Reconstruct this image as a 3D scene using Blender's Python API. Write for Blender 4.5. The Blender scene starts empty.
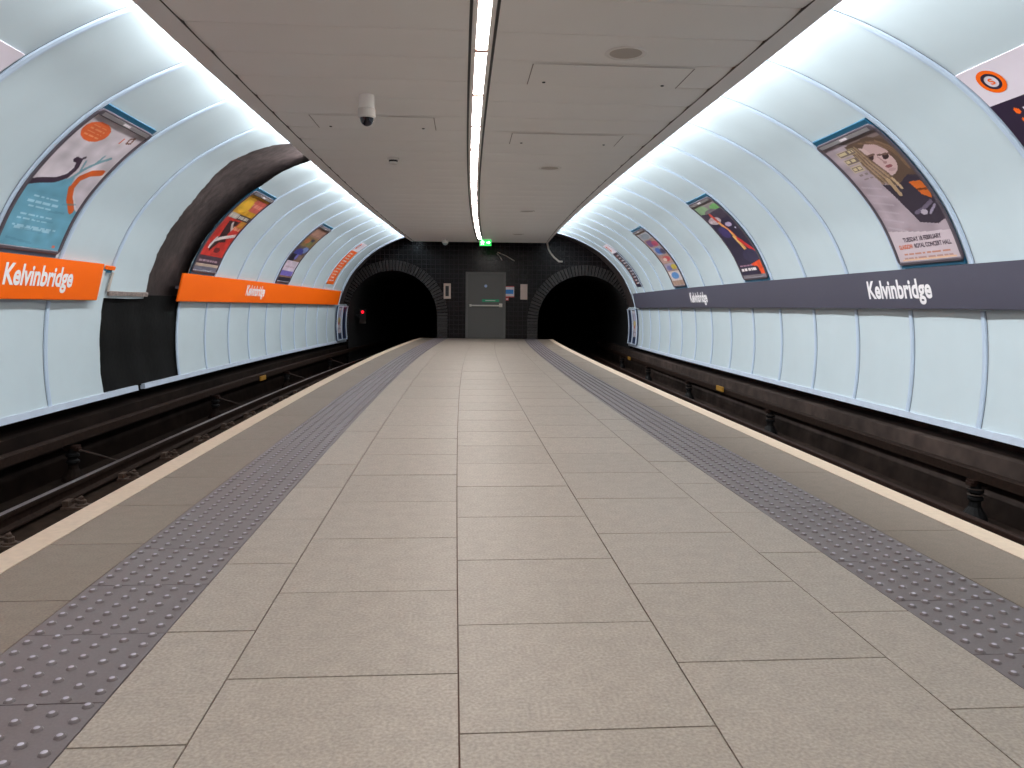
import bpy, math, random
import numpy as np
from mathutils import Vector, Matrix
random.seed(7)
RNG = np.random.RandomState(5)
SC = bpy.context.scene
COL = SC.collection

# ------------------------------------------------------------------ the station's centre line
WC, K2, K3, S0, KZ, H = 0.2987, 0.00099863, 1.97176e-5, 1.83008, -1.93614e-4, 0.97654
def heading(s):
    t = max(0.0, s - S0)
    return math.atan(2*K2*t + 3*K3*t*t)
def M(u, s, z):
    t = max(0.0, s - S0); h = heading(s)
    return (WC + K2*t*t + K3*t**3 + u*math.cos(h), s - u*math.sin(h), z + KZ*t*t)

# tunnel profile (half width, height), arc length from the foot
PTS = [(4.29,-.13),(4.315,.12),(4.32,.4),(4.30,.7),(4.25,1.0),(4.10,1.45),(3.84,1.92),(3.42,2.37),(2.97,2.68),(2.35,2.955),(1.5,3.16),(.5,3.25)]
def catmull(P, n=12):
    P = np.array(P); P = np.vstack([2*P[0]-P[1], P, 2*P[-1]-P[-2]]); o = []
    for i in range(1, len(P)-2):
        a, b, c, d = P[i-1:i+3]
        for k in range(n):
            t = k/n
            o.append(.5*(2*b+(c-a)*t+(2*a-5*b+4*c-d)*t*t+(3*b-a-3*c+d)*t**3))
    o.append(P[-2]); return np.array(o)
PC = catmull(PTS)
PA = np.concatenate([[0], np.cumsum(np.hypot(*np.diff(PC, axis=0).T))])
AEND = PA[-1]
def prof(a):
    x = float(np.interp(a, PA, PC[:,0])); z = float(np.interp(a, PA, PC[:,1]))
    x0, x1 = np.interp([a-.03, a+.03], PA, PC[:,0]); z0, z1 = np.interp([a-.03, a+.03], PA, PC[:,1])
    dx, dz = x1-x0, z1-z0; l = math.hypot(dx, dz) or 1
    return x, z, -dz/l, dx/l           # point and inward normal
def W(side, s, a, off=0.0):
    x, z, nx, nz = prof(a)
    return M(side*(x+nx*off), s, z+nz*off)

# ------------------------------------------------------------------ mesh helper
class MB:
    def __init__(self): self.v = []; self.f = []; self.m = []; self.uv = {}; self.col = {}
    def add(self, vs): i = len(self.v); self.v += [tuple(p) for p in vs]; return i
    def face(self, idx, m=0, uv=None, col=None):
        if uv: self.uv[len(self.f)] = uv
        if col is not None: self.col[len(self.f)] = col
        self.f.append(tuple(idx)); self.m.append(m)
    def grid(self, fn, us, vs, m=0, flip=False, uv=None):
        n = len(vs); i0 = self.add([fn(u, v) for u in us for v in vs])
        for i in range(len(us)-1):
            for j in range(n-1):
                q = [i0+i*n+j, i0+(i+1)*n+j, i0+(i+1)*n+j+1, i0+i*n+j+1]
                t = [uv(us[a], vs[b]) for a, b in ((i,j),(i+1,j),(i+1,j+1),(i,j+1))] if uv else None
                if flip: q.reverse(); t = t[::-1] if t else None
                self.face(q, m, t)
    def slab(self, fn, us, vs, w0, w1, m=0):
        """closed solid fn(u,v,w) over the u,v ranges between w0 and w1"""
        self.grid(lambda u, v: fn(u, v, w1), us, vs, m)
        self.grid(lambda u, v: fn(u, v, w0), us, vs, m, True)
        for u, fl in ((us[0], False), (us[-1], True)): self.grid(lambda w, v: fn(u, v, w), [w0, w1], vs, m, fl)
        for v, fl in ((vs[0], True), (vs[-1], False)): self.grid(lambda u, w: fn(u, v, w), us, [w1, w0][::-1], m, not fl)
    def box(self, a, b, m=0, fn=None):
        fn = fn or (lambda x, y, z: (x, y, z))
        p = [fn(x, y, z) for x in (a[0], b[0]) for y in (a[1], b[1]) for z in (a[2], b[2])]
        i = self.add(p)
        for q in ((0,1,3,2),(4,6,7,5),(0,4,5,1),(2,3,7,6),(0,2,6,4),(1,5,7,3)): self.face([i+k for k in q], m)
    def lathe(self, profile, n=20, c=(0,0,0), m=0, axis='z'):
        i = self.add([])
        for r, h in profile:
            for k in range(n):
                t = 2*math.pi*k/n; x, y = r*math.cos(t), r*math.sin(t)
                p = (x, y, h) if axis == 'z' else ((h, x, y) if axis == 'x' else (x, h, y))
                self.v.append((p[0]+c[0], p[1]+c[1], p[2]+c[2]))
        for a in range(len(profile)-1):
            for k in range(n):
                k2 = (k+1) % n
                self.face((i+a*n+k, i+a*n+k2, i+(a+1)*n+k2, i+(a+1)*n+k), m)
        self.face([i+k for k in range(n)][::-1], m); e = i+(len(profile)-1)*n
        self.face([e+k for k in range(n)], m)
    def tube(self, pts, r, n=10, m=0):
        pts = [Vector(p) for p in pts]; i = len(self.v)
        for k, p in enumerate(pts):
            d = (pts[min(k+1, len(pts)-1)] - pts[max(k-1, 0)]).normalized()
            a = d.orthogonal().normalized() if k == 0 else (a - d*a.dot(d)).normalized()
            b = d.cross(a)
            for j in range(n):
                t = 2*math.pi*j/n; self.v.append(tuple(p + (a*math.cos(t)+b*math.sin(t))*r))
        for k in range(len(pts)-1):
            for j in range(n):
                j2 = (j+1) % n; self.face((i+k*n+j, i+k*n+j2, i+(k+1)*n+j2, i+(k+1)*n+j), m)
        self.face([i+j for j in range(n)][::-1], m); e = i+(len(pts)-1)*n; self.face([e+j for j in range(n)], m)
    def build(self, name, mats, parent=None, origin=(0,0,0), smooth=False, angle=35):
        me = bpy.data.meshes.new(name)
        o3 = Vector(origin)
        me.from_pydata([tuple(Vector(p)-o3) for p in self.v], [], self.f)
        mats = mats if isinstance(mats, (list, tuple)) else [mats]
        for mm in mats: me.materials.append(mm)
        me.polygons.foreach_set('material_index', self.m)
        if self.uv:
            l = me.uv_layers.new(name='UVMap')
            for fi, t in self.uv.items():
                p = me.polygons[fi]
                for k, li in enumerate(p.loop_indices): l.data[li].uv = t[k]
        if self.col:
            ca = me.color_attributes.new('ink', 'FLOAT_COLOR', 'CORNER')
            arr = np.zeros((len(me.loops), 4), dtype=np.float32); arr[:,3] = 1
            for fi, c in self.col.items():
                p = me.polygons[fi]; arr[p.loop_start:p.loop_start+p.loop_total, :3] = c
            ca.data.foreach_set('color', arr.ravel())
        me.validate(); me.update()
        if smooth:
            me.polygons.foreach_set('use_smooth', [True]*len(me.polygons))
            try: me.set_sharp_from_angle(angle=math.radians(angle))
            except Exception: pass
        ob = bpy.data.objects.new(name, me); COL.objects.link(ob)
        if parent is None: ob.location = origin
        else: ob.parent = parent
        return ob

def thing(name, label, cat, loc=(0,0,0), rz=0, group=None):
    o = bpy.data.objects.new(name, None); COL.objects.link(o)
    o.empty_display_size = .1; o.location = loc; o.rotation_euler = (0,0,rz)
    return tag(o, label, cat, group)
def tag(o, label, cat, group=None):
    o['label'] = label; o['category'] = cat
    if group: o['group'] = group
    return o
def struct(o): o['kind'] = 'structure'; return o
def dup(o, loc, rz, label=None):
    c = o.copy(); COL.objects.link(c); c.location = loc; c.rotation_euler = (0,0,rz)
    if label: c['label'] = label
    def kids(a, b):
        for ch in list(a.children):
            d = ch.copy(); COL.objects.link(d); d.parent = b; kids(ch, d)
    kids(o, c); return c
def frange(a, b, step):
    n = max(1, int(math.ceil((b-a)/step-1e-6))); return [a+(b-a)*i/n for i in range(n+1)]

# ------------------------------------------------------------------ materials
def lin(c):
    c = np.array(c, dtype=float)/255.0
    return np.where(c <= .04045, c/12.92, ((c+.055)/1.055)**2.4)
def mat(name, rgb, rough=.6, metal=0, spec=.5, noise=0, nscale=20, emit=0, bump=0, rand=0, coat=0, dark=None):
    m = bpy.data.materials.new(name); m.use_nodes = True; nt = m.node_tree
    b = nt.nodes['Principled BSDF']; c = lin(rgb)
    b.inputs['Base Color'].default_value = (*c, 1)
    b.inputs['Roughness'].default_value = rough; b.inputs['Metallic'].default_value = metal
    b.inputs['Specular IOR Level'].default_value = spec
    if coat: b.inputs['Coat Weight'].default_value = coat; b.inputs['Coat Roughness'].default_value = .12
    if emit: b.inputs['Emission Color'].default_value = (*c, 1); b.inputs['Emission Strength'].default_value = emit
    if noise or rand or bump:
        tc = nt.nodes.new('ShaderNodeTexCoord'); nz = nt.nodes.new('ShaderNodeTexNoise')
        nz.inputs['Scale'].default_value = nscale; nz.inputs['Detail'].default_value = 2.5
        nt.links.new(tc.outputs['Object'], nz.inputs['Vector'])
        mp = nt.nodes.new('ShaderNodeMapRange'); mp.inputs['From Min'].default_value = .3; mp.inputs['From Max'].default_value = .7
        mp.inputs['To Min'].default_value = 1-noise; mp.inputs['To Max'].default_value = 1+noise
        nt.links.new(nz.outputs['Fac'], mp.inputs['Value']); val = mp.outputs['Result']
        if rand:
            g = nt.nodes.new('ShaderNodeNewGeometry'); r = nt.nodes.new('ShaderNodeMapRange')
            r.inputs['To Min'].default_value = 1-rand; r.inputs['To Max'].default_value = 1+rand
            nt.links.new(g.outputs['Random Per Island'], r.inputs['Value'])
            mu = nt.nodes.new('ShaderNodeMath'); mu.operation = 'MULTIPLY'
            nt.links.new(val, mu.inputs[0]); nt.links.new(r.outputs['Result'], mu.inputs[1]); val = mu.outputs[0]
        if dark is not None:
            n2 = nt.nodes.new('ShaderNodeTexNoise'); n2.inputs['Scale'].default_value = nscale*.13; n2.inputs['Detail'].default_value = 6
            nt.links.new(tc.outputs['Object'], n2.inputs['Vector'])
            m2 = nt.nodes.new('ShaderNodeMapRange'); m2.inputs['From Min'].default_value = .35; m2.inputs['From Max'].default_value = .65
            m2.inputs['To Min'].default_value = 1-dark; m2.inputs['To Max'].default_value = 1+dark
            nt.links.new(n2.outputs['Fac'], m2.inputs['Value'])
            mu2 = nt.nodes.new('ShaderNodeMath'); mu2.operation = 'MULTIPLY'
            nt.links.new(val, mu2.inputs[0]); nt.links.new(m2.outputs['Result'], mu2.inputs[1]); val = mu2.outputs[0]
        vm = nt.nodes.new('ShaderNodeVectorMath'); vm.operation = 'SCALE'; vm.inputs[0].default_value = tuple(c)
        nt.links.new(val, vm.inputs['Scale']); nt.links.new(vm.outputs['Vector'], b.inputs['Base Color'])
        if bump:
            bp = nt.nodes.new('ShaderNodeBump'); bp.inputs['Strength'].default_value = bump; bp.inputs['Distance'].default_value = .01
            nt.links.new(nz.outputs['Fac'], bp.inputs['Height']); nt.links.new(bp.outputs['Normal'], b.inputs['Normal'])
    return m
def mat_brick(name, c1, c2, cm, bw, rh, mortar=.006, rough=.3, spec=.5):
    m = bpy.data.materials.new(name); m.use_nodes = True; nt = m.node_tree; b = nt.nodes['Principled BSDF']
    uv = nt.nodes.new('ShaderNodeTexCoord'); br = nt.nodes.new('ShaderNodeTexBrick')
    br.inputs['Scale'].default_value = 1; br.inputs['Brick Width'].default_value = bw; br.inputs['Row Height'].default_value = rh
    br.offset = 0.0
    br.inputs['Mortar Size'].default_value = mortar
    for n, c in (('Color1', c1), ('Color2', c2), ('Mortar', cm)): br.inputs[n].default_value = (*lin(c), 1)
    nt.links.new(uv.outputs['UV'], br.inputs['Vector']); nt.links.new(br.outputs['Color'], b.inputs['Base Color'])
    b.inputs['Roughness'].default_value = rough; b.inputs['Specular IOR Level'].default_value = spec
    bp = nt.nodes.new('ShaderNodeBump'); bp.inputs['Strength'].default_value = .1; bp.inputs['Distance'].default_value = .002
    nt.links.new(br.outputs['Fac'], bp.inputs['Height']); bp.invert = True; nt.links.new(bp.outputs['Normal'], b.inputs['Normal'])
    return m
def mat_ink(name, rough=.4):
    m = bpy.data.materials.new(name); m.use_nodes = True; nt = m.node_tree; b = nt.nodes['Principled BSDF']
    a = nt.nodes.new('ShaderNodeAttribute'); a.attribute_name = 'ink'
    nt.links.new(a.outputs['Color'], b.inputs['Base Color']); b.inputs['Roughness'].default_value = rough
    return m

m_slab  = mat('paving', (162,150,138), .5, noise=.21, nscale=110, rand=.035, dark=.05)
m_joint = mat('joint', (98,75,66), .9)
m_edgesl= mat('edge_paving', (131,117,104), .6, noise=.16, nscale=130, rand=.03, dark=.05)
m_tact  = mat('tactile', (114,104,104), .42, noise=.08, nscale=130, rand=.03)
m_dome  = mat('tactile_dome', (112,102,102), .4)
m_domet = mat('tactile_dome_top', (196,188,200), .22)  # pale cap colour paints the highlight on top of each dome
m_white = mat('edge_white', (214,192,169), .6, noise=.06, nscale=30)
m_clad  = mat('cladding', (199,213,219), .27, noise=.015, nscale=3, spec=.5)
m_rib   = mat('cover_strip', (184,200,218), .5, spec=.3)
m_sill  = mat('sill', (196,208,224), .35, noise=.05, nscale=8)
m_ribshade = mat('strip_shade', (76,80,86), .6)  # painted shade beside each cover strip
m_ceil  = mat('ceiling_plank', (241,237,232), .5, noise=.01, nscale=2)
m_trimc = mat('ceiling_trim', (232,227,222), .5)
m_blk   = mat('black', (16,14,20), .5)
m_lining= mat('lining', (66,57,56), .5, noise=.35, nscale=9, bump=.6, dark=.35)
m_tarp  = mat('black_sheet', (9,9,9), .75, spec=.12, noise=.2, nscale=14, bump=.4)
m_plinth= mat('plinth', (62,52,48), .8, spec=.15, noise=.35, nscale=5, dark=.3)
m_shade  = mat('shaded_plinth', (27,20,17), .8, spec=.05, noise=.35, nscale=5, dark=.3)  # plinth copy with the left side's dimmer light put into the colour
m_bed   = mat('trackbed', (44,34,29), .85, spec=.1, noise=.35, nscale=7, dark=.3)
m_bedl  = mat('shaded_bed', (27,20,16), .9, spec=.05, noise=.35, nscale=7, dark=.3)  # bed copy darkened to stand for the shade on the left
m_timbl = mat('shaded_timber', (38,28,21), .85, spec=.08, noise=.3, nscale=9)  # timber copy, left-hand shade painted into its colour
m_rustl = mat('dark_rust', (36,25,20), .75, spec=.08, noise=.3, nscale=25)  # rust with the left track's shade painted in; also the right conductor rail
m_chair = mat('chair_rust', (74,60,52), .65, spec=.2, noise=.3, nscale=30)
m_timber= mat('timber', (50,38,31), .8, noise=.3, nscale=9)
m_rust  = mat('rust', (43,29,24), .7, spec=.1, noise=.3, nscale=25)
m_steel = mat('rail_head', (128,116,114), .38, metal=.9)
m_insul = mat('insulator', (17,16,17), .6, spec=.15)
m_yellow= mat('yellow', (150,108,24), .7)
m_orange= mat('sign_orange', (250,104,2), .5, spec=.25)
m_slate = mat('sign_slate', (79,78,92), .4)
m_text  = mat('lettering', (240,236,238), .5)
m_tile  = mat_brick('dark_tile', (15,13,15), (21,16,16), (46,41,44), .14, .14, .006, .2, .25)
m_arch  = mat('arch_brick', (34,29,28), .4, rand=.55, noise=.1, nscale=20)
m_tube  = mat('tunnel_dark', (14,13,14), .9)
m_door  = mat('door_grey', (84,83,80), .4)
m_dfr   = mat('door_frame', (92,90,88), .4)
m_chrome= mat('brushed_steel', (228,222,216), .28, metal=.8)
m_green = mat('sign_green', (24,150,104), .5)
m_glowg = mat('exit_green', (10,190,70), .4, emit=1.3)
m_gloww = mat('exit_white', (230,255,238), .4, emit=2.4)
m_red   = mat('signal_red', (255,16,36), .3, emit=2.6)
m_beige = mat('beige_box', (196,176,164), .5)
m_blue  = mat('notice_blue', (40,130,205), .5)
m_nwhite= mat('notice_white', (226,214,218), .5)
m_nred  = mat('notice_red', (206,70,66), .5)
m_teal  = mat('backing_teal', (20,84,112), .4)
m_frame = mat('frame_mauve', (92,84,92), .4, metal=.2)
m_fbar  = mat('frame_bar', (158,152,154), .3, metal=.3)
m_ink   = mat_ink('print')
m_seam  = mat('seam', (150,138,130), .6)
m_ivory = mat('fitting_white', (214,208,202), .45)
m_grille= mat('grille', (182,172,163), .6)
m_navy  = mat('navy', (26,40,74), .4)
m_hdr   = mat('header_white', (226,216,226), .45)
m_plum  = mat('strip_plum', (46,34,56), .45)
m_light = mat('diffuser', (255,250,246), .5, emit=44)

# ------------------------------------------------------------------ platform
SB, SE = -7.0, 23.7             # where the platform starts behind the camera and where it ends
EL, ER = -2.022, 2.049
LA, LB, LC, LD = -.8835, -.2835, .3165, .9165
TL0, TL1, TR0, TR1 = -1.540, -1.143, 1.176, 1.573
base = MB()
ss = frange(SB, SE, .6)
base.grid(lambda s, u: M(u, s, -.006), ss, [EL, 0, ER])
base.grid(lambda s, z: M(EL+.01, s, z), ss, [-.95, -.006], flip=False)
base.grid(lambda s, z: M(ER-.01, s, z), ss, [-.95, -.006], flip=True)
floor = struct(base.build('floor', m_joint))
def slabs(u0, u1, off, length, gap, mb, z=0.0):
    s = off - math.ceil((off-SB)/length)*length
    while s < SE:
        a, b = max(s, SB)+gap/2, min(s+length, SE)-gap/2
        if b-a > .02:
            dz = random.uniform(-.0006, .0006)
            mb.slab(lambda p, q, w: M(q, p, w), frange(a, b, .31), [u0+gap*.36, u1-gap*.36], z-.012, z+dz)
        s += length
pv = MB()
for u0, u1, off in ((TL1, LA, .465), (LA, LB, .163), (LB, LC, .473), (LC, LD, .195), (LD, TR0, .515)): slabs(u0, u1, off, .6, .006, pv)
pv.build('paving_slabs', m_slab, floor)
for u0, u1, off in ((EL+.115, TL0, .129), (TR1, ER-.115, .19)):
    e = MB(); slabs(u0, u1, off, .6, .005, e); e.build('edge_paving', m_edgesl, floor)
for u0, off in ((TL0, .26), (TR0, 0.0)):
    t = MB(); slabs(u0, u0+.397, off, .4, .004, t)
    s = off - math.ceil((off-SB)/.4)*.4
    pr = [(.0145, -.001), (.0132, .0030), (.0100, .0060), (.0055, .0076), (.0015, .0080)]
    while s < SE:
        for i in range(6):
            for j in range(6):
                q = s+.0167+i*.0667+(.0333 if j % 2 else 0)
                if q > SE-.03 or q < .6: continue
                n = 8 if q < 9 else 6
                c_ = M(u0+.0325+j*.0665, q, 0); t.lathe(pr[:3], n, c_, 1); t.lathe([(.0075,.0064),(.0055,.0078),(.002,.0083)], n, c_, 2)
        s += .4
    t.build('tactile_strip', [m_tact, m_dome, m_domet], floor, smooth=True, angle=40)
for u0, u1 in ((EL-.012, EL+.113), (ER-.113, ER+.012)):
    w = MB(); w.slab(lambda p, q, r: M(q, p, r), ss, [u0, u1], -.05, .001); w.build('edge_strip', m_white, floor)

# ------------------------------------------------------------------ track beds
ST = 34.0
def rail_profile():          # half section of a bullhead/flat rail, z from foot
    return [(-.055,0),(-.055,.012),(-.012,.03),(-.010,.085),(-.03,.095),(-.03,.125),(-.024,.13),(.024,.13),(.03,.125),(.03,.095),(.010,.085),(.012,.03),(.055,.012),(.055,0)]
def extrude(mb, prof2, u0, z0, s0, s1, step=.6, mfun=None):
    sl = frange(s0, s1, step); n = len(prof2); i0 = mb.add([M(u0+x, s, z0+z) for s in sl for x, z in prof2])
    for i in range(len(sl)-1):
        for j in range(n):
            j2 = (j+1) % n
            mb.face((i0+i*n+j, i0+i*n+j2, i0+(i+1)*n+j2, i0+(i+1)*n+j), mfun(j) if mfun else 0)
    mb.face([i0+j for j in range(n)], 0); mb.face([i0+(len(sl)-1)*n+j for j in range(n)][::-1], 0)
RAIL_U, RAIL_Z = 3.60, -.715
for side, nm in ((-1, 'left'), (1, 'right')):
    b = MB()
    sl = frange(SB, ST, .8)
    # bed, longitudinal timber bearer and the channel by the wall
    sec = [(1.9,-.80),(2.9,-.80),(3.18,-.80),(3.2,-.745),(3.82,-.745),(3.84,-.80),(4.26,-.80)]
    for k in range(len(sec)-1):
        (a, za), (c, zc) = sec[k], sec[k+1]
        b.grid(lambda s, t: M(side*(a+(c-a)*t), s, za+(zc-za)*t), sl, [0, 1], m=1 if k == 3 else 0, flip=side < 0)
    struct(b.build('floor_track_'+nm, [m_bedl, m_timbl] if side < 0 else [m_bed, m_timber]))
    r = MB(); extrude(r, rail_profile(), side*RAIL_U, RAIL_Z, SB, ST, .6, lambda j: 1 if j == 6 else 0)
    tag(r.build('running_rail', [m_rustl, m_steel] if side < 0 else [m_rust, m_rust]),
        'running rail with bright worn top on the %s track' % nm, 'rail')
    # conductor rail low along the wall, carried by insulators
    zc0 = -.39 if side > 0 else -.36
    c = MB(); extrude(c, [(-.04,-.045),(-.04,.03),(-.028,.042),(.028,.042),(.04,.03),(.04,-.045)], side*4.08, zc0-.01, SB, ST)
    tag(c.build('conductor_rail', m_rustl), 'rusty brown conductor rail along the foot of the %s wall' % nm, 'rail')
    # insulators
    locs = [7.75, 12.0, 16.35, 20.6] if side < 0 else [6.12, 10.6, 14.85, 18.75, 22.9]
    root = thing('rail_insulator', 'x', 'insulator', (0,0,0), 0, 'insulators under the %s conductor rail' % nm)
    f = MB(); f.lathe([(.11,0),(.10,.04),(.05,.12),(.042,.17)], 14); f.build('foot', m_shade if side < 0 else m_insul, root)
    g = MB(); g.lathe([(.042,.165),(.062,.18),(.062,.2),(.042,.215),(.042,.23),(.062,.245),(.062,.265),(.042,.28),(.042,.335)], 14, m=0)
    g.build('ribbed_post', m_insul, root, smooth=True)
    if side > 0:
        y = MB()
        for h in (.222, .272): y.lathe([(.062,h-.004),(.066,h),(.062,h+.004)], 14)
        y.build('pale_band', m_timber, root)
    cl = MB(); cl.box((-.06,-.05,.325),(.06,.05,.352)); cl.box((-.075,-.035,.30),(.075,.035,.33))
    cl.build('clamp', m_rust, root)
    if side < 0:
        a = MB(); a.tube([(.05,0,.31),(.24,.02,.25),(.43,.05,.18)], .010, 8); a.build('brace_rod', m_plinth, root)
    order = ['nearest the camera', 'second along', 'third along', 'fourth along', 'farthest, by the portal']
    for i, s in enumerate(locs):
        lb = 'black insulator post under the %s conductor rail, %s' % (nm, order[i])
        o = root if i == 0 else dup(root, (0,0,0), 0)
        o['label'] = lb; o.location = M(side*4.08, s, -.80); o.rotation_euler = (0, 0, -heading(s))
    # plinth below the cladding
    p = MB()
    secw = [(4.55,-.10),(4.55,-.25),(4.25,-.262),(4.24,-.50),(4.30,-.52),(4.26,-.80)]
    for k in range(len(secw)-1):
        (a, za), (c2, zc2) = secw[k], secw[k+1]
        p.grid(lambda s, t: M(side*(a+(c2-a)*t), s, za+(zc2-za)*t), sl, [0, 1], m=0, flip=side < 0)
    struct(p.build('trim_plinth_'+nm, m_plinth if side > 0 else m_shade))

# rail chairs along the left running rail
rc = thing('rail_chair', 'rusty bolted rail chair on the platform side of the left running rail', 'rail chair', (0,0,0), 0, 'rail chairs along the left running rail')
c = MB(); c.box((-.055,-.07,0),(.14,.07,.022)); c.box((-.05,-.05,.02),(.0,.05,.07)); c.build('baseplate', m_chair, rc)
c = MB(); c.lathe([(.05,.02),(.05,.035),(.034,.04),(.034,.07),(.018,.074),(.018,.095),(.006,.1)], 10, (.085,0,0)); c.build('bolt', m_chair, rc)
c = MB(); c.tube([(.03,-.04,.06),(.06,-.05,.085),(.09,-.02,.06),(.09,.02,.06),(.06,.05,.085),(.03,.04,.06)], .012, 8); c.build('spring_clip', m_chair, rc)
for i in range(17):
    s = 5.46 + 1.03*(i-1)
    o = rc if i == 0 else dup(rc, (0,0,0), 0)
    o.location = M(-RAIL_U+.12, s, -.745); o.rotation_euler = (0,0,-heading(s))
ca = MB()
pts = []
for s in frange(2.5, 22.5, .26): pts.append(M(-3.26, s, -.73 + .006*math.sin(s*6.1)))
ca.tube(pts, .02, 8)
tag(ca.build('track_cable', m_blk), 'black cable lying beside the left running rail', 'cable')
for side, s, zz, lb in ((1, 12.65, -.37, 'yellow tag on the dark ledge below the middle of the right wall'), (1, 21.1, -.40, 'yellow tag low beside the right tunnel mouth'), (-1, 14.35, -.40, 'yellow tag on the dark ledge below the left wall')):
    y = MB(); y.box((-.012,-.17,-.04),(.012,.17,.04)); y.box((-.016,-.15,-.028),(.016,.15,.028))
    o = M(side*4.0, s, zz)
    ob = y.build('yellow_tag', m_yellow); ob.location = o; ob.rotation_euler = (0,0,-heading(s)); tag(ob, lb, 'tag')

# ------------------------------------------------------------------ vaulted side walls
GL, PL = 7.79, 1.126
GR, PR = 6.45, 1.107
def arcs(a0, a1, n): return [a0+(a1-a0)*i/n for i in range(n+1)]
def jag(k, amp): return amp*(math.sin(k*2.3)+.6*math.sin(k*5.1+1))
GAPL = [(1.10,9.98),(1.65,9.95),(2.3,9.945),(2.55,9.91),(2.8,9.83),(3.0,9.73),(3.26,9.63),(3.5,9.67),(3.73,9.76),(3.95,9.98),(AEND,10.0)]
GAPR = [(1.10,11.15),(1.9,11.19),(3.16,11.24),(3.56,11.10),(3.9,11.13),(AEND,11.17)]
def interp(tab, a): return float(np.interp(a, [t[0] for t in tab], [t[1] for t in tab]))
for side, nm, g0, pw, s_end, e_end in ((-1, 'left', GL, PL, 22.6, 23.67), (1, 'right', GR, PR, 21.8, 22.95)):
    n0 = int(math.floor((SB-g0)/pw)); ribs = []
    wl = MB(); i = n0
    low = arcs(.06, 1.14, 14); upp = arcs(1.14, 4.75, 80)
    while g0+i*pw < e_end:
        a, b = g0+i*pw, min(g0+(i+1)*pw, e_end)
        for part, av, lim in (('low', low, e_end), ('up', upp, s_end)):
            b2 = min(b, lim)
            if b2 <= a+.05: continue
            if side < 0 and part == 'low' and i in (1, 2): continue
            if side < 0 and part == 'up' and i == 2: continue
            def P(t, ar, a=a, b2=b2, part=part, i=i):
                lo, hi = a, b2
                if side < 0 and part == 'up':
                    if i == 1: hi = interp(GAPL, ar) + jag(ar*9, .010) + jag(ar*31, .008)
                    if i == 3: lo = interp(GAPR, ar) + jag(ar*8+2, .010) + jag(ar*27, .007)
                if side < 0 and part == 'low' and i == 3: lo = a + .02 + jag(ar*9, .012)
                if side < 0 and part == 'low' and i == 0: hi = b2 + jag(ar*7, .006)
                s = lo+(hi-lo)*t
                return W(side, s, ar, .014*(1-(2*t-1)**2))
            wl.grid(P, [0,.12,.3,.5,.7,.88,1], av, flip=side > 0)
        ribs.append((i, a)); i += 1
    ribs.append((i, s_end-.02))
    wall = struct(wl.build('wall_'+nm, m_clad, smooth=True, angle=60))
    # cover strips over every joint
    for i, s in ribs:
        if s < -2.5: continue
        for a0, a1, zone in ((.05, 1.10, 'low'), (1.52, 4.7, 'up')):
            if side < 0 and zone == 'low' and i in (1, 2): continue
            if side < 0 and zone == 'up' and i in (2, 3): continue
            if zone == 'up' and s > s_end-.01: continue
            r = MB(); n = 10 if zone == 'low' else 34
            av = arcs(a0, a1, n)
            cs = [(-.030,0),(-.026,.016),(-.008,.024),(.008,.024),(.026,.016),(.030,0)]
            i0 = r.add([W(side, s+x, a, o) for a in av for x, o in cs]); m_ = len(cs)
            for k in range(n):
                for j in range(m_-1):
                    q = (i0+k*m_+j, i0+k*m_+j+1, i0+(k+1)*m_+j+1, i0+(k+1)*m_+j)
                    r.face(q if side < 0 else q[::-1])
            # dark line painting the shade on the strip's near side
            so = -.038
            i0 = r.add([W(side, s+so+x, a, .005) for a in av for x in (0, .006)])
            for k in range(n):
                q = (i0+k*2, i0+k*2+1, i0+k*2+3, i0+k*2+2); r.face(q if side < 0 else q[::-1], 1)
            r.build('cover_strip', [m_rib, m_ribshade], wall)
    # sill along the foot
    sl = MB()
    spans = [(SB, 8.95), (8.95, 9.75), (9.95, e_end)] if side < 0 else [(SB, e_end)]
    for a, b in spans:
        sl.slab(lambda s, ar, o: W(side, s, ar, o), frange(a, b, .8), [0, .03, .065], -.03, .03)
    sl.build('sill', m_sill, wall)
    # structural lining behind the panels
    ln = MB()
    ln.grid(lambda s, ar: W(side, s, ar, -.10), frange(SB, SE+.1, .7), arcs(0, AEND, 40), flip=side > 0)
    ln.build('lining', m_lining, wall, smooth=True)
    ec = MB()     # end returns of the panels
    ec.grid(lambda o, ar: W(side, s_end, ar, o), [-.1, .012], arcs(1.1, 4.75, 40)); ec.grid(lambda o, ar: W(side, e_end, ar, o), [-.1, .03], arcs(0, 1.12, 12))
    ec.build('end_trim', m_sill, wall)
# closing strip at the crown above the suspended ceiling
cr = MB(); cr.grid(lambda s, u: M(u, s, 3.26), frange(SB, SE, .8), [-1.2, 0, 1.2]); struct(cr.build('ceiling_crown', m_lining))

# black sheet over the hole left by the two missing lower panels
def arcslab(mb, side, s0, s1, a0, a1, o0, o1, ns=4, na=6, m=0):
    mb.slab(lambda s, a, o: W(side, s, a, o), frange(s0, s1, (s1-s0)/ns), arcs(a0, a1, na), o0, o1, m)
bs = MB()
bs.grid(lambda s, a: W(-1, s + (jag(a*9, .012) if s > 11 else 0), a, -.02 + .006*math.sin(s*9+a*3) + .004*math.sin(a*11)), frange(8.93, 11.16, .1), arcs(.05, 1.18, 14))
bs.grid(lambda s, a: W(-1, s + (jag(a*9, .012) if s > 11 else 0), a, -.03 + .006*math.sin(s*9+a*3) + .004*math.sin(a*11)), frange(8.93, 11.16, .1), arcs(.05, 1.18, 14), flip=True)
tag(bs.build('black_sheet', m_tarp, None, M(-4.3, 10, -.1), smooth=True), 'black sheet filling the hole where lower wall panels are missing', 'sheet')
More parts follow.
